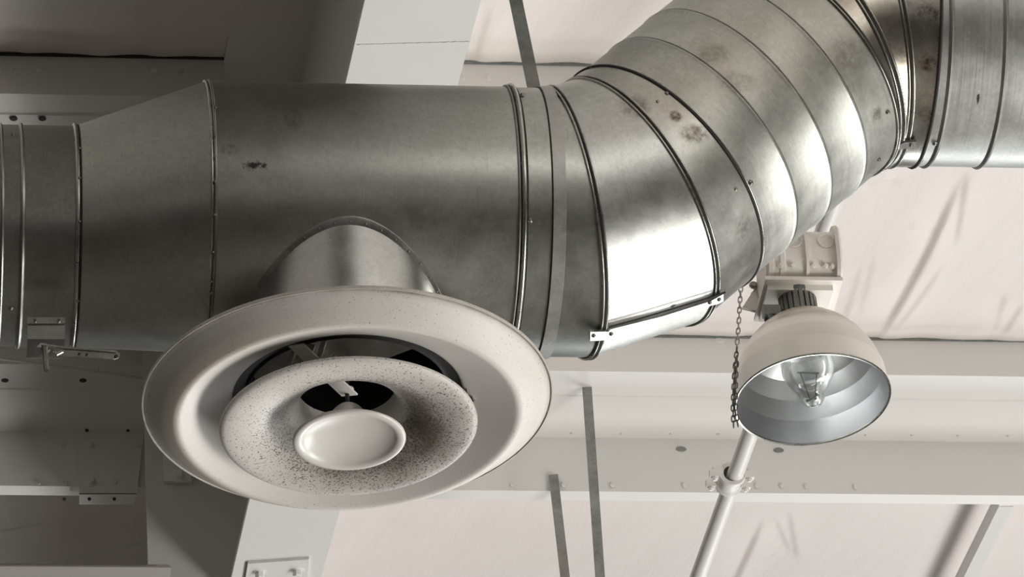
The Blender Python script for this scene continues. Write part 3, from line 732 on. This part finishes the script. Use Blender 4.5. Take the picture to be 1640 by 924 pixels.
# ------------------------------------------------------------------ hanger straps
def strap_thing(pts, w_, label, mat=M['strap'], name='hanger_strap'):
    bm = bmesh.new()
    for a, b in zip(pts, pts[1:]):
        d = (b-a).normalized(); side = Vector((1, -0.12, 0)); side = (side - d*side.dot(d)).normalized(); th_ = d.cross(side)*0.0015
        rings = [[p - side*w_/2 - th_, p + side*w_/2 - th_, p + side*w_/2 + th_, p - side*w_/2 + th_] for p in (a, b)]
        loft(bm, rings, cap=True)
    bmesh.ops.recalc_face_normals(bm, faces=bm.faces)
    o = finish(name, bm, mat, None, smooth=0); tag(o, label, 'strap', 'perforated hanger straps'); return o
p0 = at(857, 150, 11.70); p1 = at(826, 0, 11.70); d = (p1-p0)/(p1.z-p0.z)
ztop = 12.1
p0b = Vector((p0.x, 11.70, DZ+DR*0.9))
strap_thing([p0 + d*(DZ+DR*1.02-p0.z), p0 + d*(roof_z(11.7, FZ)-p0.z)], 0.034, 'galvanised hanger strap rising from the top of the duct to the roof')
def hang(px0, py0, px1, py1, y, z, label):
    a = at(px0, py0, y) if z is None else atz(px0, py0, z)
    b = at(px1, py1, a.y)
    d = (b-a)
    return strap_thing([a, a + d*1.6], 0.036, label)
hang(940, 620, 961, 924, None, z2-0.166, 'longer galvanised strap hanging from the far purlin')
hang(886, 760, 905, 924, YW-0.01, None, 'shorter galvanised strap hanging left of the longer one')

# ------------------------------------------------------------------ sprinkler pipe
za = 11.55
a = atz(1112, 940, za); b = atz(1330, 340, za); d = (b-a)
sp = thing('sprinkler_pipe', 'white painted pipe with a bolted coupling running behind the lamp', 'pipe', atz(1168, 768, za))
bm = bmesh.new()
a2 = a - d*1.0; b2 = b + d*0.4
tube(bm, [a2, b2], 0.0285, 28); finish('pipe', bm, M['paint'], sp, smooth=60)
dn = d.normalized(); cc = atz(1169, 768, za)
bm = bmesh.new(); x_, y_, n_ = frame(dn)
lathe(bm, [(0.03, -0.04), (0.045, -0.04), (0.048, -0.030), (0.040, -0.022), (0.040, 0.022), (0.048, 0.030), (0.045, 0.04), (0.03, 0.04)], cc, x_, y_, n_, 32)
finish('coupling', bm, M['paint'], sp, smooth=30)
for s_ in (-1, 1):
    for o_ in (-0.032, 0.032):
        bm = bmesh.new(); c_ = cc + dn*o_ + x_*0.060*s_
        box(bm, c_, (0.034, 0.026, 0.020), Matrix((x_, y_, n_)).transposed())
        tube(bm, [c_ - y_*0.026, c_ + y_*0.026], 0.0065, 8); tube(bm, [c_ - y_*0.022, c_ - y_*0.012], 0.011, 6)
        finish('coupling_bolt', bm, M['paint'], sp, smooth=30)
# hanger rod
bm = bmesh.new(); hp = atz(1250, 560, za); tube(bm, [hp + Vector((0, 0, 0.02)), Vector((hp.x, hp.y, roof_z(hp.y, FZ)-0.02))], 0.006, 8)
finish('hanger_rod', bm, M['paint'], sp)

# thin braces seen at lower left and lower right
def bar(name, a, b, w_, h_, mat, label, cat='brace'):
    a, b = Vector(a), Vector(b); d = (b-a).normalized(); s_ = d.cross(Vector((0, 0, 1))).normalized(); u_ = s_.cross(d)
    bm = bmesh.new(); out = [-s_*w_/2, s_*w_/2, s_*w_/2 + u_*0.005, -s_*w_/2 + s_*0.005 + u_*0.005, -s_*w_/2 + s_*0.005 + u_*h_, -s_*w_/2 + u_*h_]
    loft(bm, [[p + o for o in out] for p in (a, b)], cap=True); bmesh.ops.recalc_face_normals(bm, faces=bm.faces)
    return tag(finish(name, bm, mat, None, smooth=0), label, cat)
bar('angle_brace', on_roof(1611, 812, FZ-0.17), on_roof(1512, 1010, FZ-0.17), 0.06, 0.07, M['paint'], 'white angle brace slanting under the roof at the lower right')
bar('angle_brace', at(-40, 916, 15.4), at(273, 918, 15.4), 0.07, 0.05, M['paint_old'], 'dull grey angle bar along the lower left edge')
bm = bmesh.new(); tube(bm, [on_roof(-20, 922, 11.62), on_roof(237, 868, 11.62)], 0.006, 8); tag(finish('sag_rod', bm, M['paint2']), 'thin dull sag rod above the lower left angle bar', 'rod')
bm = bmesh.new(); pts = [atz(-10, 573, z2-0.19), atz(120, 590, z2-0.185), atz(235, 607, z2-0.18), atz(300, 616, z2-0.17)]
tube(bm, pts, 0.005, 8); tube(bm, [atz(158, 588, z2-0.18), atz(158, 597, z2-0.18)], 0.003, 6); tag(finish('wire_cable', bm, M['paint2']), 'thin dull cable crossing the far purlin behind the damper lever', 'cable')

# ------------------------------------------------------------------ high bay lamp
LY = 13.3
LC = at(1301.5, 640, LY)
lamp = thing('high_bay_lamp', 'bell-shaped aluminium industrial lamp with a clear bulb hanging behind the duct', 'lamp', LC)
PXM = F_PX/((LC-CAM).dot(fwd))                 # pixels per metre here
RR = 124.5/PXM
axis = Vector((-0.035, 0.055, 1)).normalized()
lx = Vector((1, 0, 0)); lx = (lx - axis*lx.dot(axis)).normalized(); ly = axis.cross(lx)
def alu(name, col, rough, metallic, band):
    m_, t, b = nt(name); uv = N(t, 'ShaderNodeUVMap').outputs[0]
    n = noisen(t, uv, 1, 3, 0.6, (220, 1.5, 1)); pos = N(t, 'ShaderNodeNewGeometry').outputs['Position']; n2 = noisen(t, pos, 9, 4, 0.6)
    c = mix(t, n2, tuple(v*0.88 for v in col), col); 
    if band:
        spz = N(t, 'ShaderNodeSeparateXYZ'); lk(t, uv, spz.inputs[0])
        h = ramp(t, mathn(t, 'ADD', mathn(t, 'MULTIPLY', spz.outputs[0], 2.6), mathn(t, 'MULTIPLY', n2, 0.12)), [(0.42, 0), (0.75, 1)])
        c = mix(t, mathn(t, 'MULTIPLY', h, 0.55), c, (0.50, 0.40, 0.28))
        st_ = ramp(t, mathn(t, 'MULTIPLY', spz.outputs[0], 2.6), [(0.0, 0.0), (0.20, 0.5), (0.34, 0.15), (0.50, 0.8), (0.62, 0.35), (0.76, 1.0)]); t.nodes[-1].color_ramp.interpolation = 'CONSTANT'
        c = mix(t, mathn(t, 'MULTIPLY', st_, 0.45), c, (0.56, 0.50, 0.42))
    lk(t, c, b.inputs['Base Color']); b.inputs['Metallic'].default_value = metallic
    lk(t, mathn(t, 'ADD', mathn(t, 'MULTIPLY', n, 0.12), rough), b.inputs['Roughness']); bump(t, b, n, 0.15, 0.0004)
    return m_
M['alu_out'] = alu('spun_aluminium_outside', (0.88, 0.85, 0.80), 0.28, 0.5, True)
M['alu_in'] = alu('spun_aluminium_inside', (0.80, 0.81, 0.82), 0.30, 1.0, False)
HH = 0.290
prof_o = []
zs = [(0.0, 1.0), (0.12, 0.992), (0.25, 0.978), (0.26, 0.962), (0.36, 0.937), (0.45, 0.900), (0.46, 0.882), (0.54, 0.842), (0.62, 0.782), (0.63, 0.762), (0.70, 0.705), (0.77, 0.625), (0.78, 0.605), (0.85, 0.51), (0.905, 0.41), (0.915, 0.395), (0.965, 0.28), (1.0, 0.19)]
prof_o = [(RR*r, HH*h) for h, r in zs]
def lpart(name, prof, mat, seg=128, close=False, smooth=40, c=None, flip=False):
    bm = bmesh.new(); lathe(bm, prof, c or LC, lx, ly, axis, seg, close)
    bmesh.ops.recalc_face_normals(bm, faces=bm.faces)
    return finish(name, bm, mat, lamp, smooth)
refl = lpart('reflector', [(r+0.0012, h) for r, h in prof_o], M['alu_out'], smooth=30)
lin = lpart('reflector_lining', [(RR*r-0.0012, HH*h) for h, r in ((0, 1.0), (0.26, 0.962), (0.46, 0.882), (0.63, 0.762), (0.78, 0.605), (0.915, 0.395), (0.999, 0.19), (0.999, 0.0))], M['alu_in'], smooth=4)
lpart('rim_bead', [(RR-0.002, -0.002), (RR+0.003, -0.003), (RR+0.0045, 0.001), (RR+0.002, 0.004), (RR-0.002, 0.003)], M['bead'], close=True)
# neck, clamp and cap
lpart('socket_neck', [(0.0, HH*0.985), (0.045, HH*0.985), (0.045, HH+0.035), (0.040, HH+0.10), (0.0, HH+0.10)], M['housing'], 32)
nk = LC + axis*(HH+0.034)
bm = bmesh.new()
for k in range(11):
    a = PI*1.02 + k*(PI*0.98/10); c_ = nk + 0.048*(math.cos(a)*lx + math.sin(a)*ly)
    rot = Matrix((math.cos(a)*lx + math.sin(a)*ly, -math.sin(a)*lx + math.cos(a)*ly, axis)).transposed()
    box(bm, c_, (0.014, 0.012, 0.068), rot)
lathe(bm, [(0.044, 0.028), (0.056, 0.030), (0.056, 0.042), (0.044, 0.044)], nk, lx, ly, axis, 32, True)
box(bm, nk - lx*0.085 - ly*0.02 - axis*0.028, (0.05, 0.03, 0.03)); tube(bm, [nk - lx*0.10 - axis*0.045, nk - lx*0.03 + axis*0.02], 0.007, 8)
finish('neck_clamp', bm, M['dark_clamp'], lamp, smooth=0)
# bulb
def glass():
    m_ = bpy.data.materials.new('clear_bulb_glass'); m_.use_nodes = True; t = m_.node_tree; t.nodes.clear()
    tr = N(t, 'ShaderNodeBsdfTransparent'); tr.inputs[0].default_value = (0.96, 0.97, 0.97, 1)
    gl = N(t, 'ShaderNodeBsdfGlossy'); gl.inputs['Roughness'].default_value = 0.04; gl.inputs[0].default_value = (1, 1, 1, 1)
    lw = N(t, 'ShaderNodeLayerWeight'); lw.inputs[0].default_value = 0.35
    mx = N(t, 'ShaderNodeMixShader'); lk(t, mathn(t, 'ADD', mathn(t, 'MULTIPLY', lw.outputs['Fresnel'], 0.7), 0.02, True), mx.inputs[0]); lk(t, tr.outputs[0], mx.inputs[1]); lk(t, gl.outputs[0], mx.inputs[2])
    ou = N(t, 'ShaderNodeOutputMaterial'); lk(t, mx.outputs[0], ou.inputs[0]); return m_
M['glass'] = glass()
bo = LC + axis*0.045 + Vector((0.0, 0, 0))
bp = smooth_prof([(0.0, -0.060), (0.022, -0.058), (0.034, -0.045), (0.037, -0.030), (0.044, -0.010), (0.064, 0.025), (0.076, 0.060), (0.074, 0.095), (0.058, 0.135), (0.038, 0.160), (0.030, 0.190)], 4)
bm = bmesh.new(); lathe(bm, bp, bo, lx, ly, axis, 64); bmesh.ops.recalc_face_normals(bm, faces=bm.faces)
bulb = finish('bulb', bm, M['glass'], lamp, smooth=60)
bm = bmesh.new(); 
for s_ in (-1, 1):
    tube(bm, [bo + lx*0.008*s_ - axis*0.045, bo + lx*0.013*s_ - axis*0.01, bo + lx*0.024*s_ + axis*0.05], 0.0016, 6)
tube(bm, [bo - lx*0.032 + axis*0.05, bo + lx*0.030 + axis*0.046], 0.0026, 6)
tube(bm, [bo - lx*0.018 - axis*0.05, bo + lx*0.004 - axis*0.040, bo + lx*0.016 - axis*0.026], 0.004, 6)
f2 = finish('filament_frame', bm, M['dark_clamp'], lamp)
bm = bmesh.new(); lathe(bm, [(0.0, 0.17), (0.032, 0.17), (0.034, 0.20), (0.034, 0.212), (0.0, 0.212)], bo, lx, ly, axis, 32); finish('bulb_base', bm, M['bead'], lamp)
# ballast housing (ribbed half round box) and mounting plate
hz = LC + axis*(HH+0.108)
bm = bmesh.new()
HL, HRr = 0.205, 0.066
hy = hz + Vector((0.022, 0.0, 0.075))
def hprof(sc_):
    out = []
    for k in range(15):
        a = PI + k*PI/14; out.append(Vector((0, math.cos(a)*HRr*sc_, math.sin(a)*HRr*sc_*0.0)))
    return out
def hring(x, k):
    pts = []
    for i in range(24):
        a = i*2*PI/24; cy, cz = math.cos(a), math.sin(a)
        e = 0.62; pts.append(hy + Vector((x, k*0.092*math.copysign(abs(cy)**e, cy), k*0.090*math.copysign(abs(cz)**e, cz))))
    return pts
xs = [(-0.115, 0.0), (-0.115, 0.92), (-0.108, 0.99), (-0.095, 0.99), (-0.090, 0.94), (-0.078, 0.94), (-0.074, 0.99), (-0.062, 0.99), (-0.058, 0.94), (0.0, 0.94), (0.0, 1.05), (0.008, 1.05), (0.008, 0.95), (0.088, 0.95), (0.088, 1.12), (0.098, 1.14), (0.104, 1.10), (0.104, 0.0)]
loft(bm, [hring(x, max(k, 0.01)) for x, k in xs]); bmesh.ops.recalc_face_normals(bm, faces=bm.faces)
finish('ballast_housing', bm, M['housing'], lamp, smooth=35)
for dx in (-0.03, 0.062):
    bm = bmesh.new(); ring = [hy + Vector((dx + 0.022*math.cos(a), -0.0895, 0.026 + 0.022*math.sin(a))) for a in [k*2*PI/24 for k in range(24)]]
    tube(bm, ring, 0.0018, 6, closed=True); finish('knockout_ring', bm, M['housing'], lamp)
for dx in (-0.075, -0.04, 0.02, 0.055, 0.075): hex_bolt('screw_head', hy + Vector((dx, -0.084, -0.058)), (0, -1, -0.3), 0.006, 0.006, lamp, M['housing'])
# plate below housing
bm = bmesh.new()
pz = hy.z - 0.078
pl = [at(1248, 440, LY-0.05), at(1352, 446, LY-0.05), at(1336, 472, LY+0.02), at(1196, 496, LY+0.02), at(1204, 470, LY)]
box(bm, (hz.x+0.012, hy.y+0.03, hy.z-0.098), (0.225, 0.22, 0.012)); box(bm, (hz.x+0.004, hy.y+0.03, hy.z-0.112), (0.19, 0.17, 0.02))
bmesh.ops.recalc_face_normals(bm, faces=bm.faces); finish('housing_base', bm, M['housing'], lamp, smooth=0)
bm = bmesh.new()
prism(bm, [at(1262, 380, LY+0.12), at(1296, 372, LY+0.12), at(1222, 500, LY+0.12), at(1189, 492, LY+0.12)], Vector((0.0, 0.012, 0)))
prism(bm, [at(1203, 468, LY+0.13), at(1330, 462, LY+0.13), at(1325, 474, LY+0.13), at(1203, 496, LY+0.13)], Vector((0, 0.01, 0)))
bmesh.ops.recalc_face_normals(bm, faces=bm.faces); finish('mounting_bracket', bm, M['housing'], lamp, smooth=0)
hex_bolt('bracket_bolt', at(1207, 457, LY+0.11), (0, -1, 0), 0.009, 0.008, lamp, M['chain_light'])
bm = bmesh.new(); st0 = hy + Vector((-0.01, 0.0, 0.06)); tube(bm, [st0, Vector((st0.x, st0.y, roof_z(st0.y, FZ)-0.02))], 0.011, 12)
finish('support_stem', bm, M['housing'], lamp)

# ------------------------------------------------------------------ chain
ch = thing('safety_chain', 'thin steel chain hanging left of the lamp from behind the duct', 'chain', at(1187, 462, 12.9))
def link_mesh(nm, mat):
    bm = bmesh.new(); pts = []
    L, wd = 0.0075, 0.0052
    for k in range(20):
        a = k*2*PI/20; pts.append(Vector((wd*math.cos(a), 0, L*math.sin(a) + (0.0035 if math.sin(a) > 0 else -0.0035))))
    tube(bm, pts, 0.0019, 6, closed=True); me = bpy.data.meshes.new(nm); bm.to_mesh(me); bm.free(); me.materials.append(mat); me.shade_smooth(); return me
lm1, lm2 = link_mesh('link_dark', M['chain']), link_mesh('link_light', M['chain_light'])
def run(pix, me_fn):
    pts = [at(x_, y_, 12.9 + (yy if len(p_) > 2 else 0)) for p_ in pix for x_, y_, yy in [(p_ + (0,))[:3]]]
    seglen = [(b-a).length for a, b in zip(pts, pts[1:])]; tot = sum(seglen); step = 0.0175; n = int(tot/step)
    for k in range(n):
        s_ = k*step; i = 0
        while i < len(seglen)-1 and s_ > seglen[i]: s_ -= seglen[i]; i += 1
        p = pts[i].lerp(pts[i+1], s_/seglen[i]); d = (pts[i+1]-pts[i]).normalized()
        x_ = Vector((0, -1, 0)).cross(d).normalized(); y_ = d.cross(x_); a = 0.45 if k % 2 else 1.85
        a += random.uniform(-.15, .15)
        xr = math.cos(a)*x_ + math.sin(a)*y_; yr = d.cross(xr)
        o = bpy.data.objects.new('link', me_fn(k/n)); C.objects.link(o)
        mm = Matrix((xr, yr, d)).transposed().to_4x4(); mm.translation = p - ch.location
        o.parent = ch; o.matrix_basis = mm
run([(1187, 455), (1185, 485), (1183, 520), (1180, 560)], lambda t: lm2)
run([(1180, 560), (1176, 600), (1174, 650), (1175, 690), (1181, 692)], lambda t: lm1)
run([(1180, 575), (1178, 620), (1178, 660), (1183, 688)], lambda t: lm1)
